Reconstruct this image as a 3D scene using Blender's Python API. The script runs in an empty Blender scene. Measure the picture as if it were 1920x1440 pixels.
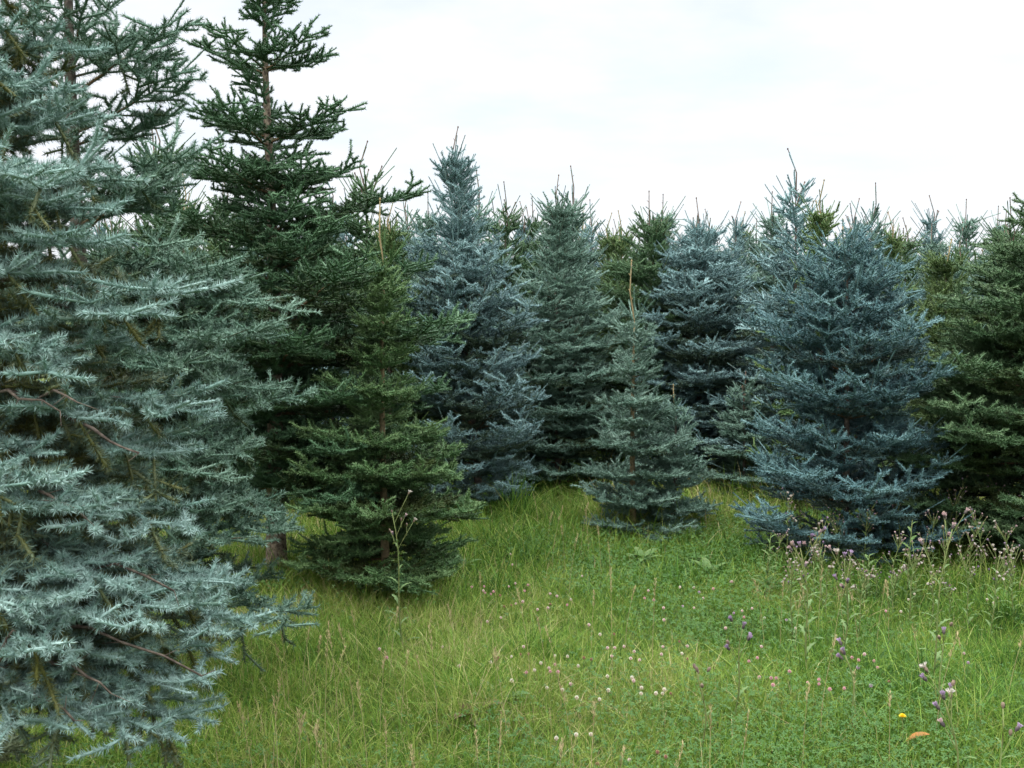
import bpy, math, random, time
import numpy as np
from mathutils import Vector, Matrix, noise
R_ = math.radians
PI = math.pi
col = bpy.context.scene.collection
scn = bpy.context.scene

# ------------------------------------------------------------------ camera
F = 2027.0; PITCH = R_(3.67); CAMZ = 1.60
cam_d = bpy.data.cameras.new("camera"); cam = bpy.data.objects.new("camera", cam_d); col.objects.link(cam)
cam_d.sensor_width = 36; cam_d.lens = F/1920*36; cam_d.clip_end = 2000; cam_d.clip_start = 0.05
cam.location = (0, 0, CAMZ); cam.rotation_euler = (PI/2-PITCH, 0, 0)
scn.camera = cam
def at(px, py, Y):
    """the world point at depth Y seen at photo pixel (px, py)"""
    x = (px-960)/F; v = -(py-720)/F
    dy = math.cos(PITCH)+v*math.sin(PITCH); dz = -math.sin(PITCH)+v*math.cos(PITCH)
    k = Y/dy
    return Vector((x*k, Y, CAMZ+dz*k))
def ground_at(px, py, z=0.0):
    x = (px-960)/F; v = -(py-720)/F
    dy = math.cos(PITCH)+v*math.sin(PITCH); dz = -math.sin(PITCH)+v*math.cos(PITCH)
    k = (z-CAMZ)/dz
    return (x*k, dy*k)

# ------------------------------------------------------------------ light
scn.view_settings.view_transform = 'Standard'; scn.view_settings.look = 'None'
scn.view_settings.gamma = 1; scn.view_settings.exposure = 0.7
SUN_EL, SUN_AZ = R_(52), R_(-120)       # high behind the left shoulder, behind cloud
w = bpy.data.worlds.new("World"); scn.world = w; w.use_nodes = True
nt = w.node_tree; nt.nodes.clear()
def N(nt, t, **k):
    n = nt.nodes.new(t)
    for a, b in k.items(): setattr(n, a, b)
    return n
out = N(nt, 'ShaderNodeOutputWorld'); bg = N(nt, 'ShaderNodeBackground'); bg.inputs[1].default_value = 0.15
sky = N(nt, 'ShaderNodeTexSky', sky_type='NISHITA'); sky.sun_disc = False
sky.sun_elevation = SUN_EL; sky.sun_rotation = SUN_AZ; sky.air_density = 1.0; sky.dust_density = 1.5
tc = N(nt, 'ShaderNodeTexCoord'); sep = N(nt, 'ShaderNodeSeparateXYZ')
nt.links.new(tc.outputs['Generated'], sep.inputs[0])
# project the direction on a cloud layer
addz = N(nt, 'ShaderNodeMath', operation='ADD'); addz.inputs[1].default_value = 0.12
nt.links.new(sep.outputs[2], addz.inputs[0])
dx = N(nt, 'ShaderNodeMath', operation='DIVIDE'); dy = N(nt, 'ShaderNodeMath', operation='DIVIDE')
for i, d in ((0, dx), (1, dy)):
    nt.links.new(sep.outputs[i], d.inputs[0]); nt.links.new(addz.outputs[0], d.inputs[1])
cmb = N(nt, 'ShaderNodeCombineXYZ'); nt.links.new(dx.outputs[0], cmb.inputs[0]); nt.links.new(dy.outputs[0], cmb.inputs[1])
nz = N(nt, 'ShaderNodeTexNoise'); nz.inputs['Scale'].default_value = 1.3; nz.inputs['Detail'].default_value = 7; nz.inputs['Roughness'].default_value = .55
nt.links.new(cmb.outputs[0], nz.inputs['Vector'])
mr = N(nt, 'ShaderNodeMapRange'); mr.inputs[1].default_value = .36; mr.inputs[2].default_value = .56
mr.inputs[3].default_value = .72; mr.inputs[4].default_value = 1.0
nt.links.new(nz.outputs[0], mr.inputs[0])
# an overcast sky is brighter overhead than at the horizon
zr = N(nt, 'ShaderNodeMapRange'); zr.inputs[1].default_value = 0.30; zr.inputs[2].default_value = 0.9
zr.inputs[3].default_value = 4.4; zr.inputs[4].default_value = 24.0
nt.links.new(sep.outputs[2], zr.inputs[0])
cc = N(nt, 'ShaderNodeVectorMath', operation='SCALE'); cc.inputs[0].default_value = (0.955, 0.985, 1.03)
nt.links.new(zr.outputs[0], cc.inputs['Scale'])
mix = N(nt, 'ShaderNodeMix', data_type='RGBA'); nt.links.new(mr.outputs[0], mix.inputs['Factor'])
nt.links.new(sky.outputs[0], mix.inputs['A']); nt.links.new(cc.outputs[0], mix.inputs['B'])
nt.links.new(mix.outputs['Result'], bg.inputs[0]); nt.links.new(bg.outputs[0], out.inputs[0])
sd = bpy.data.lights.new("sun", 'SUN'); so = bpy.data.objects.new("sun", sd); col.objects.link(so)
sd.energy = 1.3; sd.angle = R_(14); sd.color = (1.0, .96, .9)
dv = Vector((math.sin(SUN_AZ)*math.cos(SUN_EL), math.cos(SUN_AZ)*math.cos(SUN_EL), math.sin(SUN_EL)))
so.rotation_euler = dv.to_track_quat('Z', 'Y').to_euler(); so.location = dv*30

# ------------------------------------------------------------------ helpers
def tag(o, label=None, cat=None, group=None, kind=None):
    for k, v in (('label', label), ('category', cat), ('group', group), ('kind', kind)):
        if v: o[k] = v
    return o
def empty(name, loc, rz=0.0):
    o = bpy.data.objects.new(name, None); col.objects.link(o); o.location = loc; o.rotation_euler = (0, 0, rz)
    o.empty_display_size = .1
    return o
def np_mesh(name, verts, faces, nv, attr=None, attr_dom='FACE', smooth=False):
    """verts (V,3), faces (M,nv) with nv corners each"""
    me = bpy.data.meshes.new(name)
    V = len(verts); M = len(faces)
    me.vertices.add(V); me.vertices.foreach_set('co', np.asarray(verts, np.float32).ravel())
    me.loops.add(M*nv); me.loops.foreach_set('vertex_index', np.asarray(faces, np.int32).ravel())
    me.polygons.add(M); me.polygons.foreach_set('loop_start', np.arange(0, M*nv, nv, dtype=np.int32))
    if smooth: me.polygons.foreach_set('use_smooth', np.ones(M, bool))
    if attr:
        for an, arr in attr.items():
            a = me.attributes.new(an, 'FLOAT', attr_dom); a.data.foreach_set('value', np.asarray(arr, np.float32))
    me.update(calc_edges=True)
    return me
def link(name, me, mat, parent=None):
    o = bpy.data.objects.new(name, me); col.objects.link(o)
    if mat:
        for m in (mat if isinstance(mat, (list, tuple)) else [mat]): me.materials.append(m)
    if parent: o.parent = parent
    return o
def tubes(segs, k):
    """segs: (x0,y0,z0,x1,y1,z1,r0,r1) rows -> quads of k-sided tapered tubes"""
    s = np.asarray(segs, np.float64); A = s[:, :3]; B = s[:, 3:6]; r0 = s[:, 6]; r1 = s[:, 7]
    D = B-A; L = np.linalg.norm(D, axis=1, keepdims=True)+1e-9; D = D/L
    up = np.tile([0., 0., 1.], (len(s), 1)); up[np.abs(D[:, 2]) > .9] = [1., 0., 0.]
    S = np.cross(D, up); S /= np.linalg.norm(S, axis=1, keepdims=True); U = np.cross(S, D)
    a = np.arange(k)*2*PI/k
    ring = np.cos(a)[None, :, None]*S[:, None, :]+np.sin(a)[None, :, None]*U[:, None, :]
    v = np.concatenate([A[:, None]+ring*r0[:, None, None], B[:, None]+ring*r1[:, None, None]], 1)
    n = len(s); base = np.arange(n)[:, None, None]*2*k
    i = np.arange(k); j = (i+1) % k
    f = np.stack([i, j, j+k, i+k], 1)[None]+base
    return v.reshape(-1, 3), f.reshape(-1, 4)
class MB:
    def __init__(s): s.v = []; s.f = []; s.mi = []
    def tube(s, pts, rad, k=6, cap=True, mi=0):
        b = len(s.v); n = len(pts); pts = [Vector(p) for p in pts]
        for i, p in enumerate(pts):
            d = (pts[min(i+1, n-1)]-pts[max(i-1, 0)]).normalized()
            S = d.cross(Vector((0, 0, 1)) if abs(d.z) < .95 else Vector((1, 0, 0))).normalized(); U = S.cross(d)
            r = rad[i] if hasattr(rad, '__len__') else rad
            for j in range(k):
                a = 2*PI*j/k; s.v.append(p+S*(math.cos(a)*r)+U*(math.sin(a)*r))
        for i in range(n-1):
            for j in range(k):
                j2 = (j+1) % k
                s.f.append((b+i*k+j, b+i*k+j2, b+(i+1)*k+j2, b+(i+1)*k+j)); s.mi.append(mi)
        if cap:
            s.f.append(tuple(b+(n-1)*k+j for j in range(k))); s.mi.append(mi)
    def poly(s, pts, mi=0):
        b = len(s.v); s.v += [Vector(p) for p in pts]; s.f.append(tuple(range(b, b+len(pts)))); s.mi.append(mi)
    def leaf(s, p, d, L, W, rng, lobes=0, curl=.3, mi=0, n=6, fold=.15):
        """a leaf blade with midrib fold, optional spiny/lobed edge, arching down"""
        d = Vector(d).normalized(); S = d.cross(Vector((0, 0, 1)))
        S = S.normalized() if S.length > 1e-3 else Vector((1, 0, 0))
        b = len(s.v); q = Vector(p)
        for i in range(n+1):
            t = i/n
            wd = W*.5*(math.sin(PI*min(1, t*.93+.05))**.7)
            if lobes: wd *= (1.0 if i % 2 else .42)
            U = S.cross(d)
            s.v += [q-S*wd+U*(fold*wd), q.copy(), q+S*wd+U*(fold*wd)]
            q = q+d*(L/n); d = (d+Vector((0, 0, -curl/n))).normalized()
        for i in range(n):
            for j in (0, 1):
                a = b+i*3+j; s.f.append((a, a+1, a+4, a+3)); s.mi.append(mi)
    def blob(s, c, r, rz=None, n=8, m=5, jit=0, rng=None, mi=0):
        rz = rz or r; b = len(s.v); c = Vector(c)
        for i in range(m+1):
            th = PI*i/m
            for j in range(n):
                ph = 2*PI*j/n; q = 1+(rng.uniform(-jit, jit) if rng else 0)
                s.v.append(c+Vector((math.sin(th)*math.cos(ph)*r*q, math.sin(th)*math.sin(ph)*r*q, math.cos(th)*rz*q)))
        for i in range(m):
            for j in range(n):
                j2 = (j+1) % n
                s.f.append((b+i*n+j, b+i*n+j2, b+(i+1)*n+j2, b+(i+1)*n+j)); s.mi.append(mi)
    def mesh(s, name, smooth=False):
        me = bpy.data.meshes.new(name); me.from_pydata(s.v, [], s.f)
        me.polygons.foreach_set('material_index', s.mi)
        if smooth: me.polygons.foreach_set('use_smooth', [True]*len(s.f))
        me.update(); return me
    def build(s, name, mat, parent=None, smooth=False): return link(name, s.mesh(name, smooth), mat, parent)
def copy_tree(o, parent=None):
    c = o.copy(); col.objects.link(c); c.parent = parent
    for ch in o.children: copy_tree(ch, c)
    return c

# ------------------------------------------------------------------ materials
def mat(name, c, rough=.7, spec=.25, var=.0, scale=30, bump=0, c2=None, translucent=0, objvar=0):
    m = bpy.data.materials.new(name); m.use_nodes = True; t = m.node_tree; b = t.nodes['Principled BSDF']
    b.inputs['Roughness'].default_value = rough; b.inputs['Specular IOR Level'].default_value = spec
    src = None
    co = N(t, 'ShaderNodeTexCoord'); nz = N(t, 'ShaderNodeTexNoise'); nz.inputs['Scale'].default_value = scale; nz.inputs['Detail'].default_value = 5
    t.links.new(co.outputs['Object'], nz.inputs['Vector'])
    mx = N(t, 'ShaderNodeMix', data_type='RGBA'); rp = N(t, 'ShaderNodeMapRange'); rp.inputs[1].default_value = .35; rp.inputs[2].default_value = .65
    t.links.new(nz.outputs[0], rp.inputs[0]); t.links.new(rp.outputs[0], mx.inputs['Factor'])
    mx.inputs['A'].default_value = (*c, 1); c2 = c2 or tuple(x*(1-var) for x in c); mx.inputs['B'].default_value = (*c2, 1)
    src = mx.outputs['Result']
    if objvar: src = hsv_random(t, src, objvar)
    t.links.new(src, b.inputs['Base Color'])
    if bump:
        bp = N(t, 'ShaderNodeBump'); bp.inputs['Strength'].default_value = bump; bp.inputs['Distance'].default_value = .01
        t.links.new(nz.outputs[0], bp.inputs['Height']); t.links.new(bp.outputs[0], b.inputs['Normal'])
    if translucent: add_transl(t, b, src, translucent)
    return m
def hsv_random(t, src, amt):
    oi = N(t, 'ShaderNodeObjectInfo'); h = N(t, 'ShaderNodeHueSaturation')
    r1 = N(t, 'ShaderNodeMapRange'); r1.inputs[3].default_value = 1-amt; r1.inputs[4].default_value = 1+amt
    t.links.new(oi.outputs['Random'], r1.inputs[0]); t.links.new(r1.outputs[0], h.inputs['Value']); t.links.new(src, h.inputs['Color'])
    return h.outputs[0]
def add_transl(t, b, src, f):
    tr = N(t, 'ShaderNodeBsdfTranslucent'); t.links.new(src, tr.inputs[0]); ms = N(t, 'ShaderNodeMixShader'); ms.inputs[0].default_value = f
    o = t.nodes['Material Output']; t.links.new(b.outputs[0], ms.inputs[1]); t.links.new(tr.outputs[0], ms.inputs[2]); t.links.new(ms.outputs[0], o.inputs[0])
def ramp_mat(name, stops, rough=.6, spec=.3, translucent=0, objvar=0, attr='tint', patchy=0):
    """colour from the mesh attribute through a ramp: position, linear colour"""
    m = bpy.data.materials.new(name); m.use_nodes = True; t = m.node_tree; b = t.nodes['Principled BSDF']
    b.inputs['Roughness'].default_value = rough; b.inputs['Specular IOR Level'].default_value = spec
    a = N(t, 'ShaderNodeAttribute', attribute_name=attr); r = N(t, 'ShaderNodeValToRGB'); e = r.color_ramp.elements
    while len(e) < len(stops): e.new(.5)
    for q, (p, c) in zip(e, stops): q.position = p; q.color = (*c, 1)
    fac = a.outputs['Fac']
    if patchy:
        co = N(t, 'ShaderNodeTexCoord'); pn = N(t, 'ShaderNodeTexNoise'); pn.inputs['Scale'].default_value = 3.2; pn.inputs['Detail'].default_value = 3; t.links.new(co.outputs['Object'], pn.inputs['Vector'])
        ma = N(t, 'ShaderNodeMath', operation='MULTIPLY_ADD'); ma.inputs[1].default_value = patchy; ma.inputs[2].default_value = -patchy*.5; t.links.new(pn.outputs[0], ma.inputs[0])
        ad = N(t, 'ShaderNodeMath', operation='ADD', use_clamp=True); t.links.new(ma.outputs[0], ad.inputs[0]); t.links.new(fac, ad.inputs[1]); fac = ad.outputs[0]
    t.links.new(fac, r.inputs[0]); src = r.outputs[0]
    if objvar: src = hsv_random(t, src, objvar)
    t.links.new(src, b.inputs['Base Color'])
    if translucent: add_transl(t, b, src, translucent)
    return m
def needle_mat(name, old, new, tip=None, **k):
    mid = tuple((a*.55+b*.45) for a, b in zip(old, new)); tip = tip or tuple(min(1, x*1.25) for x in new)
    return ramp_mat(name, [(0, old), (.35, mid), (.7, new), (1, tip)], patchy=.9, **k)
NM = {
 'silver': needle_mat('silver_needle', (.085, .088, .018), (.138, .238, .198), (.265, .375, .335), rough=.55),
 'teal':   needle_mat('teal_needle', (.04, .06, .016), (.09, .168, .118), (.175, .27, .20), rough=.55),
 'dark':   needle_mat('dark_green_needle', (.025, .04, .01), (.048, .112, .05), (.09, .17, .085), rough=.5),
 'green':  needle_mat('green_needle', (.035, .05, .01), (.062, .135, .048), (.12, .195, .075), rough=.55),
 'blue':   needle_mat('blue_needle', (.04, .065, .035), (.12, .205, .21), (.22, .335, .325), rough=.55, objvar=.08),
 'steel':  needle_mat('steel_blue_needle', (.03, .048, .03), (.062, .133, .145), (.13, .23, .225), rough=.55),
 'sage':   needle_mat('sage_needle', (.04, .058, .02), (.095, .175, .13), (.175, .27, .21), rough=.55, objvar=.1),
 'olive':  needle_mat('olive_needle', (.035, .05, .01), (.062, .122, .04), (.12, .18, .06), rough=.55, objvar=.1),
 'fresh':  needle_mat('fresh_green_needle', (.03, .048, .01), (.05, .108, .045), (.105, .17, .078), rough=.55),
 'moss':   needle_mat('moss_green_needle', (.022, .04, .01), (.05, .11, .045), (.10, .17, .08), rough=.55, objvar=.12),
}
BARK = mat('bark', (.13, .108, .088), .9, .1, c2=(.055, .046, .038), scale=45, bump=.6)
BARK_TAN = mat('tan_bark', (.24, .19, .10), .85, .1, c2=(.13, .105, .06), scale=60, bump=.3)
TWIG = mat('twig_bark', (.15, .095, .05), .85, .1, c2=(.09, .06, .035), scale=30)
TWIG_GREY = mat('grey_twig_bark', (.15, .12, .095), .85, .1, c2=(.065, .05, .04), scale=45, bump=.4)
LEADER = mat('leader_bark', (.17, .12, .085), .85, .1, c2=(.11, .08, .07), scale=25)
LEADER_TAN = mat('tan_leader_bark', (.30, .23, .12), .85, .1, c2=(.22, .17, .09), scale=25)

# ------------------------------------------------------------------ ground
def gz(x, y):
    return (noise.noise(Vector((x*.35, y*.35, 0)))*.06+noise.noise(Vector((x*1.1, y*1.1, 3)))*.02)*min(1, max(0, (40-abs(y))/10))
gx = np.concatenate([[-600, -200, -80, -40], np.linspace(-24, 24, 97), [40, 80, 200, 600]])
gy = np.concatenate([[-600, -200, -60, -20], np.linspace(-6, 42, 97), [60, 100, 250, 600]])
gv = [(x, y, gz(x, y) if (abs(x) <= 24 and -6 <= y <= 42) else 0) for y in gy for x in gx]
nx = len(gx); gf = [(j*nx+i, j*nx+i+1, (j+1)*nx+i+1, (j+1)*nx+i) for j in range(len(gy)-1) for i in range(nx-1)]
gm = mat('meadow_soil', (.06, .085, .02), .95, .1, c2=(.035, .05, .014), scale=2.2, bump=.4)
tag(link('ground', np_mesh('ground', gv, gf, 4, smooth=True), gm), kind='structure')

# ------------------------------------------------------------------ spruce generator
class Shoots:
    def __init__(s): s.rows = []; s.tw = []
    def add(s, p, d, l, age, ns=1.0, spread=1.0): s.rows.append((p.x, p.y, p.z, d.x, d.y, d.z, l, age, ns, spread))
    def twig(s, a, b, r0, r1): s.tw.append((a.x, a.y, a.z, b.x, b.y, b.z, r0, r1))
def needles(rows, dens, nl, nw, seed, lift=.2, tn=.09):
    r = np.asarray(rows); g = np.random.default_rng(seed)
    cnt = np.maximum(3, (r[:, 6]*dens*g.uniform(.85, 1.15, len(r))).astype(int)); idx = np.repeat(np.arange(len(r)), cnt); n = len(idx)
    P = r[idx, :3]; D = r[idx, 3:6]; L = r[idx, 6]; age = r[idx, 7]; ns = r[idx, 8]; sp = r[idx, 9]
    t = g.uniform(0, 1.0, n); up = np.tile([0., 0., 1.], (n, 1)); up[np.abs(D[:, 2]) > .95] = [1., 0., 0.]
    S = np.cross(D, up); S /= np.linalg.norm(S, axis=1, keepdims=True)+1e-9; U = np.cross(S, D)
    ph = g.uniform(0, 2*PI, n); rad = np.cos(ph)[:, None]*S+np.sin(ph)[:, None]*U
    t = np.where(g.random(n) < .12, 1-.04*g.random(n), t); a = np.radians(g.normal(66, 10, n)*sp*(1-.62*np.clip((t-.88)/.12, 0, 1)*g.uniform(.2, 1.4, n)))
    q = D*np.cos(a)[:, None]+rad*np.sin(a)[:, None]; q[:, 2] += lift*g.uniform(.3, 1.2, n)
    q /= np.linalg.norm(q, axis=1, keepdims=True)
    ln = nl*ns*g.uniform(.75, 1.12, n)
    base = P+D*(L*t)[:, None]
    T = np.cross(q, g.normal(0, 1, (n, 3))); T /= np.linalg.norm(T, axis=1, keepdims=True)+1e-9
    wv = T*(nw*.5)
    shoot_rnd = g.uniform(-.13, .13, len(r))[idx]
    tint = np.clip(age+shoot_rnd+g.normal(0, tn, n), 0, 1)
    v = np.stack([base-wv, base+wv, base+q*ln[:, None]], 1).reshape(-1, 3)
    return v, np.arange(n*3).reshape(-1, 3), 3, tint
def up_frame(d):
    s = d.cross(Vector((0, 0, 1)))
    s = s.normalized() if s.length > 1e-3 else Vector((1, 0, 0))
    return s, s.cross(d)
def fingers(S, a, b, d, n, age, c, rng):
    s, u = up_frame(d); k = int(n+rng.random())
    for i in range(k):
        sg = rng.choice((-1, 1)); an = R_(rng.uniform(38, 68)); l = c['seg']*rng.uniform(.45, .95)
        dd = (d*math.cos(an)+s*(sg*math.sin(an)*rng.uniform(.5, 1))+u*(rng.uniform(-.15, .75)*math.sin(an)*c['flat'])).normalized()
        S.add(a.lerp(b, rng.uniform(.1, 1)), dd, l, age+.05)
def grow(S, p, d, L, level, c, rng, tipage=1.0, r=.002):
    """one side axis of a bough: a chain of yearly shoots with its own side shoots"""
    seg = c['seg']; p = p.copy(); d = d.copy(); total = L; first = True
    while L > seg*.35:
        l = min(L, seg*rng.uniform(.8, 1.25))
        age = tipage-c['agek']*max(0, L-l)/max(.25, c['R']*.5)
        q = p+d*l; S.add(p, d, l, age); S.twig(p, q, max(.0011, r*L/total+.0006), max(.0009, r*(L-l)/total+.0006))
        if c['fing']: fingers(S, p, q, d, c['fing']*.6, age, c, rng)
        L -= l; p = q
        if level > 0 and L > -1:
            s, u = up_frame(d)
            for sg in (-1, 1):
                ll = min(c['latmax']*.6, L*c['lat2']+seg*rng.uniform(.45, .95))
                if rng.random() < .12: continue
                a = R_(rng.uniform(38, 58))
                dd = (d*math.cos(a)+s*(sg*math.sin(a))+u*(rng.uniform(-.12, .25)*c['flat'])).normalized()
                grow(S, p, dd, ll, level-1, c, rng, age)
            if rng.random() < c['upshoot']:
                dd = (d*.6+u*.8+s*rng.uniform(-.3, .3)).normalized(); S.add(p, dd, seg*rng.uniform(.4, .8), age)
        d = (d+Vector((rng.uniform(-.06, .06), rng.uniform(-.06, .06), rng.uniform(-.05, .07)))).normalized()
def bough(S, wood, p0, ctrl, tip, c, rng, bare=None, r0=None, age0=1.0):
    L = (ctrl-p0).length*.5+(tip-ctrl).length*.5+(tip-p0).length*.5
    seg = c['seg']; n = max(1, int(round(L/seg))); bare = c['bare'] if bare is None else bare
    r0 = (r0 or (.0025+.0075*L))*c['wood']
    bz = lambda t: p0*(1-t)**2+ctrl*(2*t*(1-t))+tip*t*t
    for i in range(n):
        t0, t1 = i/n, (i+1)/n; a, b = bz(t0), bz(t1)
        j = c.get('wob', .012); b = b+Vector((rng.uniform(-j, j), rng.uniform(-j, j), rng.uniform(-j, j)))*(0 if i == n-1 else 1)
        if i: a = last
        last = b; d = (b-a); l = d.length; d.normalize(); rem = L*(1-t1)
        wood.append((a.x, a.y, a.z, b.x, b.y, b.z, r0*(1-t0)+.0016, r0*(1-t1)+.0014))
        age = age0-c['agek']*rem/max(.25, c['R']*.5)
        if rem < c['leafy']:
            S.add(a, d, l, age)
            if c['fing'] and t1 > bare: fingers(S, a, b, d, c['fing'], age, c, rng)
        if i == n-1 and c.get('spear', 0) > 0 and rng.random() < c['spear']:
            dd = (d+Vector((0, 0, .35))).normalized(); ll = seg*rng.uniform(*c['spl'])
            S.add(b, dd, ll, age0+.15, c['sns'], c['sns']); S.twig(b, b+dd*ll, .0032, .002)
        if t1 < bare: continue
        s, u = up_frame(d)
        for sg in (-1, 1):
            for k in range(c.get('dbl', 1)):
                if rng.random() < .08: continue
                ll = min(c['latmax'], rem*c['lat']+seg*rng.uniform(.55, 1.2))*rng.uniform(.8, 1.1)
                an = R_(rng.uniform(42, 66)); dd = (d*math.cos(an)+s*(sg*math.sin(an))+u*(rng.uniform(-.18, .25)*c['flat'])).normalized()
                grow(S, a.lerp(b, 1-.5*k), dd, ll, c['level'], c, rng, age, r=.0035)
        if rng.random() < c['upshoot']*1.5:
            dd = (d*.7+u*.7+s*rng.uniform(-.3, .3)).normalized(); grow(S, b, dd, seg*rng.uniform(.6, 1.3), 0, c, rng, age)
        if c['hang'] and rng.random() < c['hang']:
            dd = (d*.3-Vector((0, 0, 1))*.8+s*rng.uniform(-.5, .5)).normalized(); grow(S, b, dd, seg*rng.uniform(.8, 1.8), 0, c, rng, min(.25, age*.3))
DEF = dict(lr=1.15, seg=.095, lat=.42, lat2=.38, latmax=.32, level=1, bare=.12, leafy=.6, upshoot=.25, hang=0, spear=.5, dbl=1,
           dens=330, nl=.017, nw=.0026, whorl=.27, nper=6, inter=4, base=.16, lead=.34, multi=0, asym=.15, topel=52, botel=-4, tipup=.10,
           prof=[(0, .72), (.12, 1), (.3, .9), (.55, .62), (.8, .3), (1, .06)], lean=(0, 0), rtrunk=None, core=.0045, agek=.55, coredark=.2, tn=.09, flat=1.0, fing=2.2, whorls=None, pscale=1, ztop=9, ntop=3, itop=1, iscale=(.3, .6), wood=1.0, page=1.0, spl=(1.0, 1.8), sns=.75)
def interp(pr, h):
    for (a, b), (c_, d) in zip(pr, pr[1:]):
        if h <= c_: return b+(d-b)*(h-a)/(c_-a)
    return pr[-1][1]
def spruce(name, H, Rr, needle, seed, explicit=(), trunkmat=None, leadmat=None, twigmat=None, **kw):
    c = dict(DEF); c.update(kw); c['R'] = Rr; rng = random.Random(seed)
    root = empty(name, (0, 0, 0)); S = Shoots(); wood = []
    Ht = H-c['lead']; rt = c['rtrunk'] or .006+.007*H
    wa, wb = rng.uniform(0, 6), rng.uniform(0, 6)
    def axis(z):
        k = z/H; return Vector((c['lean'][0]*k+.012*math.sin(wa+z*2.1), c['lean'][1]*k+.012*math.sin(wb+z*1.7), z))
    nt_ = max(8, int(Ht/.12)); pts = [axis(Ht*i/nt_) for i in range(nt_+1)]; pts[0].z = -.08
    rad = [rt*((1-i/nt_)**.85)*(1+.25*math.exp(-i*.9))*rng.uniform(.95, 1.06)+.0045 for i in range(nt_+1)]
    mb = MB(); mb.tube(pts, rad, 9); mb.build('trunk', trunkmat or BARK, root, True)
    # leader with a ring of rising shoots
    L = MB(); tops = [(pts[-1], Vector((rng.uniform(-.08, .08), rng.uniform(-.08, .08), 1)).normalized(), c['lead'])]
    for i in range(c['multi']):
        az = rng.uniform(0, 2*PI); tops.append((axis(Ht-rng.uniform(.02, .16)), Vector((math.cos(az)*.3, math.sin(az)*.3, 1)).normalized(), c['lead']*rng.uniform(.5, .85)))
    for p, d, l in tops:
        k_ = l*.09; q1 = p+d*l*.5+Vector((rng.uniform(-k_, k_), rng.uniform(-k_, k_), 0)); q2 = p+d*l+Vector((rng.uniform(-k_, k_), rng.uniform(-k_, k_), 0))
        for b_ in range(3):
            w0 = p.lerp(q1, rng.uniform(.2, 1)) if b_ < 2 else q1.lerp(q2, .5); L.tube([w0, w0+Vector((rng.uniform(-.02, .02), rng.uniform(-.02, .02), .018))], [.003, .0022], 4)
        L.tube([p, q1, q2], [.0055*c['lr'], .0042*c['lr'], .0034*c['lr']], 5); L.blob(q2, .0055*c['lr'], .010, 6, 4)
        S.add(p, d, l*.55, .75, .75, .6); S.add(q1, (q2-q1).normalized(), l*.45, .8, .65, .5)
    L.build('leader', leadmat or LEADER, root, True)
    for i in range(rng.randint(4, 6)):
        az = rng.uniform(0, 2*PI); e = R_(rng.uniform(38, 62)); d = Vector((math.cos(az)*math.cos(e), math.sin(az)*math.cos(e), math.sin(e)))
        l = c['lead']*rng.uniform(.35, .6); p = pts[-1]; S.add(p, d, l, .85, .75, .7); S.twig(p, p+d*l, .003, .002)
        if rng.random() < .5: S.add(p+d*l*.4, (d+Vector((rng.uniform(-.6, .6), rng.uniform(-.6, .6), 0))).normalized(), l*.4, .85, .8, .8)
    z = c['base']; a0 = rng.uniform(0, 6.28); asaz = rng.uniform(0, 6.28)
    def one(z, az, scale, lev=None):
        h = z/H; rr = Rr*interp(c['prof'], min(1, z/Ht))*scale*(1+c['asym']*math.cos(az-asaz))
        rr = max(rr, .07); el = c['botel']+(c['topel']-c['botel'])*(h**1.35)+rng.uniform(-6, 6); e = R_(el)
        hd = Vector((math.cos(az), math.sin(az), 0)); p0 = axis(z)
        ctrl = p0+hd*(rr*.5)+Vector((0, 0, math.tan(e)*rr*.5)); up = c['tipup']*rr
        tip = p0+hd*rr+Vector((0, 0, math.tan(e)*rr*.85+up))
        mxr = .7*(Ht-z)+.05+rng.uniform(0, .06)
        if tip.z-z > mxr: tip.z = z+mxr; ctrl.z = min(ctrl.z, z+mxr*.6)
        cc = dict(c)
        if tip.z > .04 and ctrl.z > .02:
            cc['level'] = c['level'] if rr > .2 else 0
            bough(S, wood, p0, ctrl, tip, cc, rng, age0=c['page'])
    lv = list(c['whorls'] or [])
    if c['whorls']: z = lv.pop(0)
    while z < Ht-.03:
        h = z/Ht; top = z > c['ztop']; n = max(2, int(round((c['ntop'] if top else c['nper'])*rng.uniform(.8, 1.15)))); a0 += rng.uniform(.4, 1.2)
        for i in range(n):
            one(z+rng.uniform(-.035, .035), a0+2*PI*i/n+rng.uniform(-.22, .22), rng.uniform(.72, 1.12)*c['pscale'])
        step = (lv[0]-z) if lv else c['whorl']*rng.uniform(.85, 1.15)*(1.15-.35*h)
        for i in range(c['itop'] if top else c['inter']):
            one(z+step*rng.uniform(.15, .9), rng.uniform(0, 6.28), rng.uniform(*c['iscale'])*c['pscale'])
        z = lv.pop(0) if lv else z+step
    for e in explicit:      # boughs seen in the photograph: root height, tip, (ctrl lift)
        z0, tip, lift = e[:3]; p0 = axis(z0); tip = p0+(tip-p0)*(1-.13/max(.4, (tip-p0).length)); ctrl = p0.lerp(tip, .5)+Vector((0, 0, lift))
        bough(S, wood, p0, ctrl, tip, c, rng)
    v, f, k, tint = needles(S.rows, c['dens'], c['nl'], c['nw'], seed, tn=c['tn'])
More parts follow.
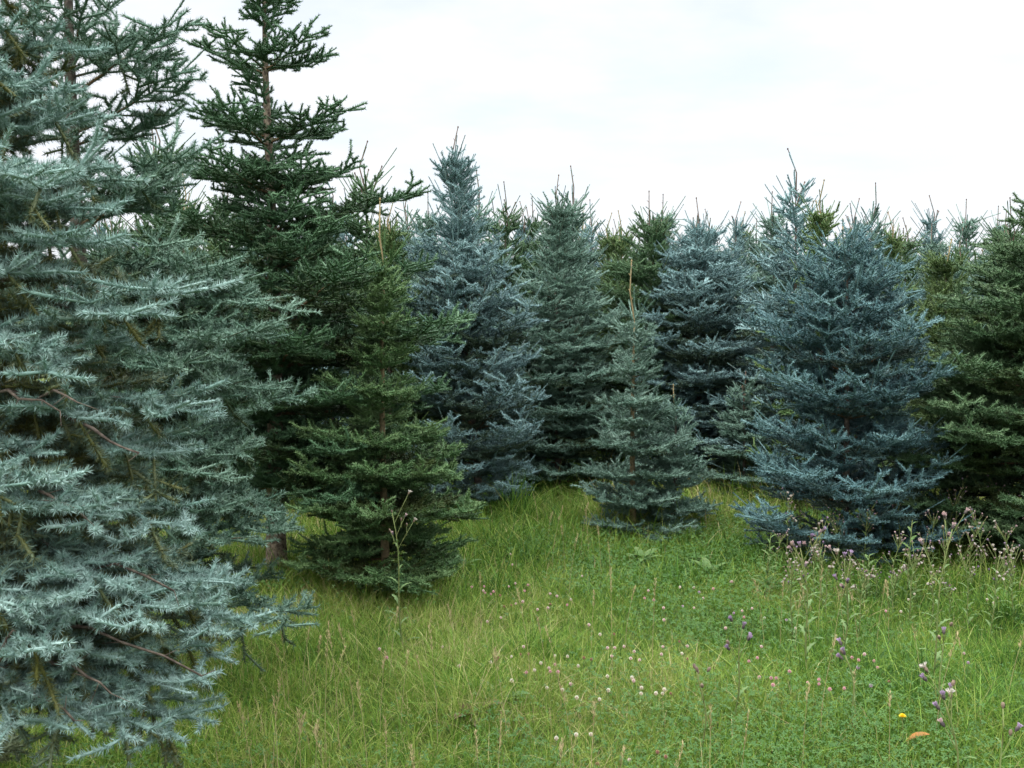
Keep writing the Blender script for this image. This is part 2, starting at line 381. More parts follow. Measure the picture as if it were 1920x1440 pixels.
    if c['core']:       # the packed needle bases round each shoot
        rr_ = np.asarray(S.rows); B_ = rr_[:, :3]+rr_[:, 3:6]*rr_[:, 6:7]; cr = c['core']*rr_[:, 8]
        M_ = B_-rr_[:, 3:6]*np.minimum(.012, rr_[:, 6:7]*.3)
        sg_ = np.concatenate([np.concatenate([rr_[:, :3], M_, cr[:, None]*.8, cr[:, None]], 1), np.concatenate([M_, B_, cr[:, None], cr[:, None]*.15], 1)], 0); cv, cf = tubes(sg_, 5)
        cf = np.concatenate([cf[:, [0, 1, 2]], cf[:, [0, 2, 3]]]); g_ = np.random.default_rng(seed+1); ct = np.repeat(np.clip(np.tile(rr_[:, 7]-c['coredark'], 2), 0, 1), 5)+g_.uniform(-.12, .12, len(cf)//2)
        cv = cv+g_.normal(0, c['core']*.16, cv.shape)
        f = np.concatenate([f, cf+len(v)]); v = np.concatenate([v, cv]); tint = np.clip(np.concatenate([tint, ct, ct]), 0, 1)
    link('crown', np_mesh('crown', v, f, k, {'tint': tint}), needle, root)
    allw = tubes(wood, 5); tw = tubes(S.tw, 3); b = len(allw[0])
    o = link('limb_wood', np_mesh('limb_wood', np.concatenate([allw[0], tw[0]]), np.concatenate([allw[1], tw[1]+b]), 4, smooth=True), twigmat or TWIG, root)
    print(f'TREE {name} H{H:.2f} shoots {len(S.rows)} needles {len(f)}')
    return root
def place(root, x, y, label, group=None, cat='spruce tree', rz=0.0, s=1.0):
    root.location = (x, y, gz(x, y)); root.rotation_euler = (0, 0, rz); root.scale = (s, s, s)
    return tag(root, label, cat, group)
def height_for(px, ytop, Y): return at(px, ytop, Y).z
T0 = time.time()
exec_trees = True
G_NEAR = 'tall spruces at the near left of the meadow'; G_MID = 'spruces standing at the edge of the meadow'; G_BACK = 'spruces crowding the plantation behind'

# A: silver blue spruce, close by on the left
AX, AY = -1.72, 3.05
def A(px, py, Y): 
    q = at(px, py, Y); return Vector((q.x-AX, q.y-AY, q.z))
tipsA = [(70, 30, 2.75, .05), (150, 75, 2.95, .05), (30, 110, 2.6, .05), (120, 150, 2.8, .05), (100, -60, 2.9, .04), (180, 210, 2.9, .04), (20, 280, 2.4, .04), (130, 330, 2.5, .04),(70, 215, 2.75, .05), (215, 300, 2.7, .02), (170, 395, 2.65, .02), (190, 458, 2.6, .03), (60, 520, 2.5, .02), (375, 562, 2.75, .07), (300, 600, 2.6, .05),
         (180, 692, 2.5, .05), (60, 650, 2.45, .05), (300, 655, 2.8, .04), (400, 778, 2.7, .06), (210, 800, 2.55, .05), (370, 865, 2.75, .08), (110, 870, 2.5, .05), (90, 985, 2.4, .07), (30, 940, 2.3, .05),
         (355, 1015, 2.65, .1), (240, 1000, 2.5, .08), (235, 1128, 2.45, .09), (425, 1122, 2.75, .12), (475, 1190, 2.7, .12), (330, 1180, 2.5, .1), (165, 1208, 2.4, .1), (100, 1255, 2.35, .1),
         (470, 1262, 2.7, .14), (350, 1318, 2.6, .13), (210, 1270, 2.5, .1), (60, 1345, 2.4, .1), (400, 1385, 2.65, .15), (170, 1385, 2.45, .14), (300, 1400, 2.5, .14), (60, 1420, 2.35, .1), (20, 1180, 2.3, .1), (250, 1340, 2.55, .12)]
exA = []
for px, py, Y, lf in tipsA:
    t = A(px, py, Y); hd = math.hypot(t.x, t.y)
    exA.append((max(.25, t.z+(.02 if t.z > 1.2 else .22)*hd-(.25*hd if t.z > 1.9 else 0)), t, lf))
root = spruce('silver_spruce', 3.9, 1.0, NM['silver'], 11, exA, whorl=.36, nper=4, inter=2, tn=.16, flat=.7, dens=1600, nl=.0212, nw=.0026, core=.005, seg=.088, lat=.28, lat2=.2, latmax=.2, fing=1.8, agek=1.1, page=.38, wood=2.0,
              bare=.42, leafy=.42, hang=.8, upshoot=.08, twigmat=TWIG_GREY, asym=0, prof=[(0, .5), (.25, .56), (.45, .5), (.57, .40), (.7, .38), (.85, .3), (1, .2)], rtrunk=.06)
for k_, pl in enumerate([[(60, 925, 2.5), (110, 950, 2.42), (165, 985, 2.4)], [(-10, 745, 2.5), (40, 752, 2.42), (110, 775, 2.38)], [(60, 765, 2.5), (100, 742, 2.42), (145, 762, 2.36)], [(120, 1178, 2.55), (230, 1210, 2.46), (375, 1276, 2.44)],
                         [(105, 1252, 2.45), (160, 1275, 2.38), (212, 1305, 2.36)], [(50, 1308, 2.4), (95, 1325, 2.34), (140, 1358, 2.32)], [(-20, 1290, 2.35), (8, 1240, 2.3), (22, 1190, 2.3)], [(150, 800, 2.55), (210, 835, 2.46), (262, 862, 2.45)], [(140, 1085, 2.6), (215, 1065, 2.5), (330, 1120, 2.5)]]):
    P_ = [A(q[0], q[1], q[2]+.09) for q in pl]; base_ = Vector((P_[0].x*.35, P_[0].y*.35, P_[0].z+.12)); Bz = [base_]+P_
    pts = []
    for i in range(len(Bz)-1):
        for t in (0, .5): pts.append(Bz[i].lerp(Bz[i+1], t)+Vector((0, 0, .006*(t > 0))))
    pts.append(Bz[-1]); rb = random.Random(k_); pts = [p_+Vector((rb.uniform(-.007, .007), 0, rb.uniform(-.007, .007))) for p_ in pts]; mb = MB(); n_ = len(pts); mb.tube(pts, [(.0052-.0034*i/n_)*rb.uniform(.85, 1.15) for i in range(n_)], 6)
    for i in range(3, n_):
        d_ = Vector((rb.uniform(-.3, 1), rb.uniform(-1, .2), rb.uniform(-.5, .5))).normalized(); mb.tube([pts[i], pts[i]+d_*rb.uniform(.02, .06)], [.0013, .0007], 4)
    mb.build('bare_branch', TWIG_GREY, root, True)
place(root, AX, AY, 'pale silver-blue spruce with long clear needles, its boughs filling the left edge', G_NEAR)

# B: blue-green spruce behind it
BX, BY = at(150, 590, 4.5).x, 4.5
def B(px, py, Y):
    q = at(px, py, Y); return Vector((q.x-BX, q.y-BY, q.z))
tipsB = [(345, 40, 4.3, .0), (375, 128, 4.4, .0), (360, 275, 4.2, .0), (350, 310, 4.4, 0), (300, 90, 4.6, 0),
         (400, 480, 4.0, .02), (540, 572, 4.1, .05), (525, 630, 4.0, .05), (470, 545, 4.2, .03), (440, 650, 3.9, .04), (555, 760, 4.1, .06), (480, 730, 4.0, .05), (495, 855, 4.0, .07), (440, 800, 4.2, .05), (480, 960, 3.95, .08),
         (560, 1008, 4.05, .09), (470, 1025, 3.9, .08), (400, 900, 3.8, .06), (580, 1160, 4.05, .13), (500, 1180, 4.0, .12), (420, 1100, 4.2, .1), (380, 690, 3.8, .05)]
exB = []
for px, py, Y, lf in tipsB:
    t = B(px, py, Y); hd = math.hypot(t.x, t.y)
    exB.append((max(.2, t.z+(.05*hd if t.z < 1.7 else -.45*hd)), t, lf))
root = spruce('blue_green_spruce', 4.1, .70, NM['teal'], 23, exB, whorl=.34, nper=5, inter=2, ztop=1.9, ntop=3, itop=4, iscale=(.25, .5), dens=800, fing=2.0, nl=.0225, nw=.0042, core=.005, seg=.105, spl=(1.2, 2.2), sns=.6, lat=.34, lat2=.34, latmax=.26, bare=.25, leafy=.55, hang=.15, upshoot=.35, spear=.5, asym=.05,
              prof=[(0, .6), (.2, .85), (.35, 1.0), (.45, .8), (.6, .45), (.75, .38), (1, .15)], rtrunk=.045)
place(root, BX, BY, 'blue-green spruce with upswept tips, dark trunk showing against the sky beside the silver spruce', G_NEAR)

# C: tall dark green spruce with a straight bare-looking trunk
CX, CY = at(515, 590, 6.5).x, 6.5
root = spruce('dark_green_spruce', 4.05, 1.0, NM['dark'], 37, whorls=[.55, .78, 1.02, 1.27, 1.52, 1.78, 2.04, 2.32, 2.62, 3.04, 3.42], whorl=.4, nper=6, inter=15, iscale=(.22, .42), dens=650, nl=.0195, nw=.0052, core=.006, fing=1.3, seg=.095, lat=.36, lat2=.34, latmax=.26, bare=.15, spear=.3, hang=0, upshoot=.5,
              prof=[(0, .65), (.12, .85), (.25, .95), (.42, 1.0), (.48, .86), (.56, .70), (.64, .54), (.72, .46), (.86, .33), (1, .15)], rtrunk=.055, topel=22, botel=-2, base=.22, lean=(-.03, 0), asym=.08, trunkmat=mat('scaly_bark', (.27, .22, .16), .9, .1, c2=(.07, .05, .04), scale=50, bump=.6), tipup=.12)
place(root, CX, CY, 'tall dark green spruce with a straight brown trunk rising out of the picture', G_NEAR)

# D..K: the trees at the meadow's edge
def edge(name, px, pbase, ytop, halfw, needle, seed, label, d=None, group=G_MID, **kw):
    y = d or ground_at(px, pbase)[1]; x = at(px, 590, y).x
    H = height_for(px, ytop, y); Rr = halfw/F*y
    return place(spruce(name, H, Rr, needle, seed, **kw), x, y, label, group)
MIDQ = dict(dens=600, nl=.0205, nw=.0058, core=.005, fing=2.8, flat=.75)
edge('green_spruce', 716, 1112, 372, 165, NM['green'], 41, 'bushy green spruce with a tan stem, in front of the tall dark green spruce', whorl=.21, nper=7, inter=9, lead=.40, lat=.5, trunkmat=BARK_TAN, leadmat=LEADER_TAN,
     prof=[(0, .7), (.12, .95), (.3, 1.0), (.42, .72), (.55, .5), (.7, .32), (.9, .16), (1, .1)], lean=(.02, 0), base=.2, topel=45, seg=.09, **MIDQ)
edge('powder_blue_spruce', 905, 975, 240, 130, NM['blue'], 53, 'powder blue spruce leaning a little, with one long bare leader above the rest', whorl=.24, nper=7, inter=8, lead=.42, lean=(-.27, 0), topel=62, botel=5, tipup=.35, seg=.115, spear=1, spl=(1.2, 2.4), sns=.55,
     prof=[(0, .75), (.1, .9), (.3, 1.0), (.5, .82), (.65, .58), (.8, .30), (.92, .16), (1, .08)], **MIDQ)
edge('small_sage_spruce', 1190, 1012, 492, 84, NM['sage'], 61, 'small silvery green spruce alone in the grass with a tall tan leader', whorl=.17, nper=6, inter=3, lead=.42, trunkmat=BARK_TAN, leadmat=LEADER_TAN, seg=.085, base=.08, topel=35, botel=4,
     prof=[(0, .85), (.2, 1.0), (.45, .72), (.7, .42), (.9, .3), (1, .2)], spear=.8, **MIDQ)
edge('sage_spruce_sapling', 1266, 1002, 725, 74, NM['sage'], 67, 'knee-high silvery green spruce tucked against the small spruce with the tan leader', whorl=.12, nper=6, inter=2, lead=.16, leadmat=LEADER_TAN, seg=.075, base=.06, latmax=.18, spear=.8, **MIDQ)
edge('blue_green_sapling', 1398, 945, 700, 82, NM['sage'], 71, 'short bluish spruce with several upright tips, left of the big steel-blue spruce', whorl=.13, nper=6, inter=3, lead=.15, multi=3, seg=.08, base=.07, latmax=.2, **MIDQ)
edge('steel_blue_spruce', 1590, 1062, 415, 188, NM['steel'], 79, 'broad steel-blue spruce with wide low boughs beside the thistles', upshoot=.5, whorl=.25, nper=7, inter=6, lead=.30, multi=2, topel=58, botel=-5, tipup=.28, seg=.12, asym=.1, spear=1, spl=(1.2, 2.2), sns=.6, leadmat=LEADER_TAN,
     prof=[(0, .9), (.1, 1.08), (.2, 1.0), (.33, .72), (.45, .85), (.6, .8), (.75, .62), (.9, .34), (1, .15)], base=.14, **MIDQ)
edge('edge_green_spruce', 1935, 1055, 335, 235, NM['fresh'], 83, 'wide green spruce cut off by the right edge, layered boughs down to the grass', whorl=.22, nper=8, inter=8, topel=40, prof=[(0, .85), (.12, 1.0), (.35, .95), (.55, .8), (.75, .45), (.9, .22), (1, .1)], d=6.9, lead=.3, **MIDQ)
edge('olive_spruce', 1775, 1000, 450, 120, NM['olive'], 89, 'yellowish olive spruce between the steel-blue spruce and the right-edge spruce', d=7.9, whorl=.2, nper=7, inter=7, lead=.25, topel=55, leadmat=LEADER_TAN, spear=1.0, **MIDQ)
edge('layered_blue_spruce', 1045, 920, 330, 145, NM['sage'], 97, 'dense layered blue-green spruce with several bare tips behind the powder blue spruce', d=9.4, multi=3, topel=48, botel=2, nper=8, inter=9, whorl=.23, seg=.115, spear=1, spl=(1.2, 2.6), sns=.5, lead=.4, **MIDQ)
edge('shaded_green_spruce', 1215, 910, 360, 100, NM['moss'], 101, 'narrow dark green spruce with spiky top rising behind the small tan-leader spruce', d=10.0, multi=2, topel=62, nper=8, inter=8, whorl=.23, lead=.4, seg=.11, spear=1, spl=(1.2, 2.6), sns=.5, prof=[(0, .9), (.3, 1), (.55, .85), (.8, .5), (1, .15)], **MIDQ)
edge('dusky_blue_spruce', 1310, 920, 375, 120, NM['blue'], 103, 'dusky blue spruce with dark lower boughs between the narrow green spruce and the steel-blue one', d=9.8, multi=3, topel=58, nper=8, inter=8, whorl=.23, lead=.35, seg=.11, spear=1, spl=(1.2, 2.6), sns=.5, prof=[(0, .85), (.3, 1), (.6, .85), (.8, .5), (1, .15)], **MIDQ)
print('trees built', time.time()-T0)

# the plantation behind: eight kinds grown once, then copied
FAR = dict(multi=1, lr=1.35, prof=[(0, .9), (.2, 1), (.45, .78), (.7, .45), (.88, .2), (1, .08)], spear=1, spl=(1.3, 3.0), sns=.4, dens=300, nl=.024, nw=.009, core=.008, fing=1.2, seg=.11, latmax=.3, nper=7, inter=6)
PROT = {}
for i, (k, m, o) in enumerate([('blue', 'blue', dict(topel=60, multi=2)), ('sage', 'sage', dict(topel=55, multi=1)), ('moss', 'moss', dict(topel=50)), ('olive', 'olive', dict(topel=60, multi=2, leadmat=LEADER_TAN)),
                                 ('slim', 'sage', dict(topel=58, prof=[(0, .8), (.2, 1), (.5, .6), (.75, .3), (1, .1)])), ('full', 'moss', dict(topel=62, multi=3, prof=[(0, .9), (.3, 1), (.6, .72), (.85, .3), (1, .1)])), ('haze', 'blue', dict(topel=52, prof=[(0, .9), (.2, 1), (.5, .7), (.8, .35), (1, .1)]))]):
    PROT[k] = spruce({'blue': 'blue_spruce', 'sage': 'grey_green_spruce', 'moss': 'mossy_green_spruce', 'olive': 'yellow_green_spruce', 'slim': 'slim_spruce', 'full': 'full_green_spruce', 'haze': 'broad_blue_spruce'}[k],
                     3.0, .58, NM[m], 200+i, lead=.42, whorl=.28, **{**FAR, **o})
used = set()
def back(kind, px, ytop, d, label, rz=None, s=None):
    x = at(px, 590, d).x; H = height_for(px, ytop, d); k = s or H/3.0
    o = PROT[kind] if kind not in used else copy_tree(PROT[kind]); used.add(kind)
    h = (px*7.31+d*3.7) % 6.28
    place(o, x, d, label, G_BACK, rz=h if rz is None else rz, s=k); return o
# skyline trees, one by one
SKY = [
 ('moss', 425, 318, 9.0, 'green spruce whose pale tip shows between the blue-green and the dark green spruce'),
 ('full', 690, 262, 9.2, 'spiky green spruce with a fan of bare twigs just right of the tall dark trunk'),
 ('haze', 622, 330, 11.0, 'blue spruce top seen through the right boughs of the tall dark green spruce'),
 ('olive', 733, 372, 8.4, 'green spruce with two tan leaders directly behind the bushy green spruce'),
 ('slim', 766, 352, 11.5, 'slender grey-green spruce with a bare leader left of the powder blue spruce'),
 ('sage', 803, 366, 10.5, 'grey-green spruce touching the left side of the powder blue spruce'),
 ('slim', 900, 322, 10.5, 'slim spruce with a long straight leader just right of the powder blue spruce top'),
 ('full', 950, 342, 11.0, 'dark green spruce with three short upright tips beside the layered blue-green spruce'),
 ('moss', 1003, 365, 13.0, 'thin green spruce leader in the gap left of the layered blue-green spruce'),
 ('slim', 1075, 314, 11.0, 'slim spruce with a tall single leader rising right of the layered blue-green spruce'),
 ('olive', 1142, 400, 11.5, 'yellow-green spruce with twiggy top between the layered and the narrow green spruce'),
 ('sage', 1243, 366, 12.0, 'pale-topped spruce with two thin leaders behind the dusky blue spruce'),
 ('haze', 1345, 432, 13.0, 'small blue spruce tip in the dip of the skyline right of the dusky blue spruce'),
 ('slim', 1380, 428, 13.0, 'slender twiggy spruce at the lowest dip of the skyline'),
 ('sage', 1418, 410, 12.5, 'grey-green spruce with twin leaders left of the tallest skyline spruce'),
 ('haze', 1487, 280, 9.2, 'tallest blue-green spruce on the right half of the skyline, with a bare spire'),
 ('olive', 1541, 338, 8.8, 'spruce with a thick pinkish leader behind the steel-blue spruce'),
 ('blue', 1597, 376, 9.5, 'spruce with crooked brown leaders straight behind the steel-blue spruce'),
 ('slim', 1627, 344, 10.5, 'slim blue-green spruce with a neat star of shoots under its leader'),
 ('olive', 1667, 396, 10.5, 'yellow-green spruce with twin leaders behind the right shoulder of the steel-blue spruce'),
 ('moss', 1696, 402, 11.5, 'mossy spruce with a bent leader next to the twin-leader yellow-green spruce'),
 ('sage', 1747, 414, 11.0, 'grey-green spruce with two even leaders above the olive spruce'),
 ('slim', 1803, 424, 9.6, 'spruce with one stout bare leader between the olive and the right-edge spruce'),
 ('blue', 1845, 468, 12.5, 'low blue spruce tips left of the right-edge spruce'),
 ('full', 1893, 366, 9.8, 'green spruce with a thin leader just behind the right-edge spruce'),
 ('moss', 300, 205, 8.2, 'green spruce with thin twigs seen through the gap in the blue-green spruce'),
 ('olive', 345, 330, 10.0, 'yellowish spruce seen between the boughs of the blue-green spruce'),
]
for a in SKY: back(*a)
# further rows of the plantation
rngb = random.Random(5); kinds = list(PROT)
words_ = ['first', 'second', 'third', 'fourth', 'fifth', 'sixth', 'seventh', 'eighth', 'ninth', 'tenth', 'eleventh', 'twelfth', 'thirteenth', 'fourteenth', 'fifteenth', 'sixteenth', 'seventeenth', 'eighteenth', 'nineteenth', 'twentieth']+['twenty-'+w_ for w_ in ('first', 'second', 'third', 'fourth', 'fifth', 'sixth', 'seventh', 'eighth', 'ninth')]+['thirtieth']+['thirty-'+w_ for w_ in ('first', 'second', 'third', 'fourth', 'fifth')]
for row, (d, step, y0) in enumerate([(12.2, 64, 384), (14.8, 58, 408), (18.5, 64, 440), (24.5, 64, 474)]):
    i = 0; px = 180+rngb.uniform(0, 60)
    while px < 1990:
        tint = rngb.choice(kinds)
        kd = {'blue': 'blue', 'sage': 'grey-green', 'moss': 'mossy green', 'olive': 'yellow-green', 'slim': 'slim grey-green', 'full': 'bushy green', 'haze': 'broad blue'}[tint]
        back(tint, px, y0+rngb.uniform(-32, 30), d+rngb.uniform(-1.2, 1.2), f'{kd} spruce deep in the plantation, {words_[i]} from the left in its {["nearest", "second", "third", "farthest"][row]} row')
        px += step*rngb.uniform(.75, 1.3); i += 1

# ------------------------------------------------------------------ grass
GRASS = ramp_mat('grass_blade', [(0, (.025, .075, .012)), (.28, (.078, .185, .02)), (.6, (.185, .285, .04)), (.85, (.30, .33, .085)), (1, (.42, .35, .18))], rough=.6, spec=.25, translucent=.3)
def fbm(x, y, s, seed):
    g = np.random.default_rng(seed); r = np.zeros_like(x)
    for o in range(4):
        for k in range(5):
            a = g.uniform(0, 2*PI); f = s*2**o*g.uniform(.7, 1.4); r += np.sin((x*math.cos(a)+y*math.sin(a))*f+g.uniform(0, 6.28))/(1.6**o)
    return r/6
TREES = [(o.location.x, o.location.y) for o in bpy.data.objects if o.type == 'EMPTY' and o.parent is None and o.location.y < 14]
PATCH = []   # px, py, radius m, height factor, tint shift
for px, py, r, hf, ts in [(890, 1320, .30, 1.9, -.22), (1800, 1330, .55, 1.6, -.15), (1660, 1290, .3, 1.4, -.1), (1340, 1200, .5, .8, -.3), (1120, 1120, .35, 1.2, -.18), (930, 1035, .45, 1.5, -.08), (1330, 1060, .5, 1.0, -.2),
                          (600, 1300, .7, 1.2, .0), (300, 1400, .8, 1.2, .02), (520, 1400, .6, 1.0, .0), (420, 1060, .6, 1.2, -.1), (1250, 960, .8, 1.4, .12), (1100, 960, .6, 1.4, .1), (1480, 1110, .5, 1.1, .12), (1800, 1000, .8, 1.0, .1)]:
    x, y = ground_at(px, py); PATCH.append((x, y, r, hf, ts))
rpt = random.Random(8)
for i in range(46):
    y_ = rpt.uniform(3.6, 9); PATCH.append((rpt.uniform(-.5, .5)*y_, y_, rpt.uniform(.06, .2), rpt.uniform(1.2, 2.0), rpt.uniform(-.25, .2)))
def grass(n, ylo, yhi, xpad, seed, width, hbase, lean=.75):
    g = np.random.default_rng(seed)
    y = g.uniform(ylo**1.0, yhi, n); hw = y*.50+xpad; x = g.uniform(-1, 1, n)*hw
    # tufts: pull blades to tuft centres
    cx = np.round(x/.07+fbm(x, y, 9, 1)*.5)*.07; cy = np.round(y/.07+fbm(y, x, 9, 2)*.5)*.07
    k = g.uniform(0, .75, n); x = x*(1-k)+cx*k+g.normal(0, .006, n); y = y*(1-k)+cy*k+g.normal(0, .006, n)
    tone = .47+.22*fbm(x, y, 1.3, 3)+.15*fbm(x, y, 5, 4)+g.normal(0, .23, n)-.03
    dry = g.random(n) < .12; tone = np.where(dry, g.uniform(.72, 1, n), tone+.05)
    h = hbase*g.gamma(6, 1/6., n)*(1+.35*fbm(x, y, 2.2, 5))
    for (tx, ty) in TREES:
        q = np.exp(-((x-tx)**2+(y-ty)**2)/.30); h *= 1+.55*q; tone += .06*q
    for (tx, ty, r, hf, ts) in PATCH:
        q = np.exp(-((x-tx)**2+(y-ty)**2)/(r*r)); h *= 1+(hf-1)*q; tone += ts*q
    h = np.where(dry & (g.random(n) < .7), h*.55, h)
    h = np.clip(h, .03, .5)
    az = g.uniform(0, 2*PI, n)+.2*fbm(x, y, 1.7, 6); ln = g.gamma(2.2, lean/2.2, n)
    dx_, dy_ = np.cos(az)*ln, np.sin(az)*ln
    z = np.array([gz(a, b) for a, b in zip(x, y)]) if n < 1e4 else gz_np(x, y)
    fa = g.uniform(0, PI, n); w_ = width*g.uniform(.6, 1.3, n); sx, sy = np.cos(fa)*w_*.5, np.sin(fa)*w_*.5
    V = []
    for t, wk in ((0, .8), (.38, 1), (.75, .65)):
        bx, by, bz_ = x+dx_*h*t*t, y+dy_*h*t*t, z-.01+h*(t-.22*ln*t*t)
        V += [np.stack([bx-sx*wk, by-sy*wk, bz_], 1), np.stack([bx+sx*wk, by+sy*wk, bz_], 1)]
    V.append(np.stack([x+dx_*h, y+dy_*h, z+h*np.maximum(.25, 1-.32*ln)], 1))
    V = np.stack(V, 1).reshape(-1, 3); b = np.arange(n)[:, None]*7
    q1 = np.concatenate([b+np.array([[0, 1, 3]]), b+np.array([[0, 3, 2]]), b+np.array([[2, 3, 5]]), b+np.array([[2, 5, 4]]), b+np.array([[4, 5, 6]])], 0)
    return V, q1, np.tile(np.clip(tone, 0, 1), 5)
_gxx = np.linspace(-24, 24, 241); _gyy = np.linspace(-6, 42, 241)
_gzz = np.array([[gz(a, b) for a in _gxx] for b in _gyy])
def gz_np(x, y):
    u = np.clip((x+24)/.2, 0, 239.99); v = np.clip((y+6)/.2, 0, 239.99); i = u.astype(int); j = v.astype(int); u = u-i; v = v-j
    return (_gzz[j, i]*(1-u)+_gzz[j, i+1]*u)*(1-v)+(_gzz[j+1, i]*(1-u)+_gzz[j+1, i+1]*u)*v
parts_ = [grass(230000, 3.0, 6.0, 1.3, 1, .0033, .072), grass(170000, 6.0, 9.5, 1.0, 2, .005, .082), grass(60000, 9.5, 15, 1.0, 3, .010, .15), grass(22000, 15, 24, 1, 4, .018, .2), grass(16000, 1.2, 3.0, 1.8, 5, .0042, .13)]
vs, fs, ts_ = [], [], []; b = 0
for v, f, t in parts_: vs.append(v); fs.append(f+b); ts_.append(t); b += len(v)
o = link('grass', np_mesh('grass', np.concatenate(vs), np.concatenate(fs), 3, {'tint': np.concatenate(ts_)}), GRASS)
tag(o, 'long green meadow grass with yellowing blades', 'grass', kind='stuff')
# clover and herb leaves low in the grass
def herb(n, seed):
    g = np.random.default_rng(seed); y = g.uniform(3, 9, n); x = g.uniform(-1, 1, n)*(y*.5+1)
    keep = (fbm(x, y, 1.6, 8)+.25*g.normal(0, 1, n)) > .26
    for (tx, ty, r, hf, ts) in PATCH[3:5]+PATCH[6:7]: keep |= np.exp(-((x-tx)**2+(y-ty)**2)/(r*r)) > g.uniform(.2, 1, n)
    x, y = x[keep], y[keep]; n = len(x); z = gz_np(x, y)+g.uniform(.05, .15, n); r = g.uniform(.003, .0062, n)
    nrm = np.stack([g.normal(0, .35, n), g.normal(-.2, .35, n), np.ones(n)], 1); nrm /= np.linalg.norm(nrm, axis=1, keepdims=True)
    a0 = g.uniform(0, 6.28, n); e1 = np.stack([np.cos(a0), np.sin(a0), np.zeros(n)], 1); e1 -= nrm*(e1*nrm).sum(1, keepdims=True); e1 /= np.linalg.norm(e1, axis=1, keepdims=True); e2 = np.cross(nrm, e1)
    c = np.stack([x, y, z], 1); V = []; Fc = []; tt = g.uniform(.05, .4, n)
    for k in range(3):
        a = k*2*PI/3; d1 = e1*math.cos(a)+e2*math.sin(a); d2 = np.cross(nrm, d1); R1 = r[:, None]
        V.append(np.stack([c, c+d1*R1+d2*R1*.62, c+d1*R1*1.9+d2*R1*.4, c+d1*R1*1.9-d2*R1*.4, c+d1*R1-d2*R1*.62], 1))
    V = np.stack(V, 1).reshape(-1, 3); return V, np.arange(len(V)).reshape(-1, 5), np.repeat(tt, 3)
v, f, t = herb(110000, 9)
CLO = ramp_mat('clover_leaf', [(0, (.03, .09, .015)), (1, (.10, .19, .03))], rough=.6, translucent=.2)
tag(link('clover_leaves', np_mesh('clover_leaves', v, f, 5, {'tint': t}), CLO), 'low carpet of three-part clover leaves among the grass', 'clover', kind='stuff')
# ------------------------------------------------------------------ meadow plants
STEM = mat('weed_stem', (.12, .17, .05), .8, c2=(.16, .17, .06), scale=20)
LEAF = mat('weed_leaf', (.085, .16, .045), .65, c2=(.14, .20, .07), scale=14, translucent=.2)
PALELEAF = mat('pale_weed_leaf', (.14, .21, .075), .65, c2=(.11, .18, .06), scale=14, translucent=.2)
HEAD_G = mat('thistle_head', (.10, .085, .07), .8, c2=(.055, .04, .05), scale=90)
HEAD_B = mat('dry_thistle_head', (.20, .15, .10), .85, c2=(.10, .07, .055), scale=90)
LILAC = mat('lilac_floret', (.46, .34, .48), .7, c2=(.33, .23, .36), scale=60, translucent=.2)
WHITE = mat('white_floret', (.66, .62, .56), .8, c2=(.48, .42, .36), scale=60, translucent=.2)
PINKW = mat('faded_pink_floret', (.62, .46, .46), .8, c2=(.48, .34, .33), scale=60, translucent=.2)
STRAW = mat('straw', (.42, .34, .18), .85, c2=(.30, .25, .12), scale=40, translucent=.15)
def on(x, y): return (x, y, gz(x, y))
def tuft(mb, p, d, L, r, n, rng, wide=.5):
    s, u = up_frame(d)
    for i in range(n):
        a = rng.uniform(0, 2*PI); k = math.sqrt(rng.random())*wide
        q = (d+(s*math.cos(a)+u*math.sin(a))*k).normalized(); b = p+(s*math.cos(a)+u*math.sin(a))*r*rng.random()
        t = q.cross(Vector((rng.uniform(-1, 1), rng.uniform(-1, 1), .3))).normalized()*.0014
        l = L*rng.uniform(.75, 1.1); mb.poly([b-t, b+t, b+q*l+t*.6, b+q*l-t*.6])
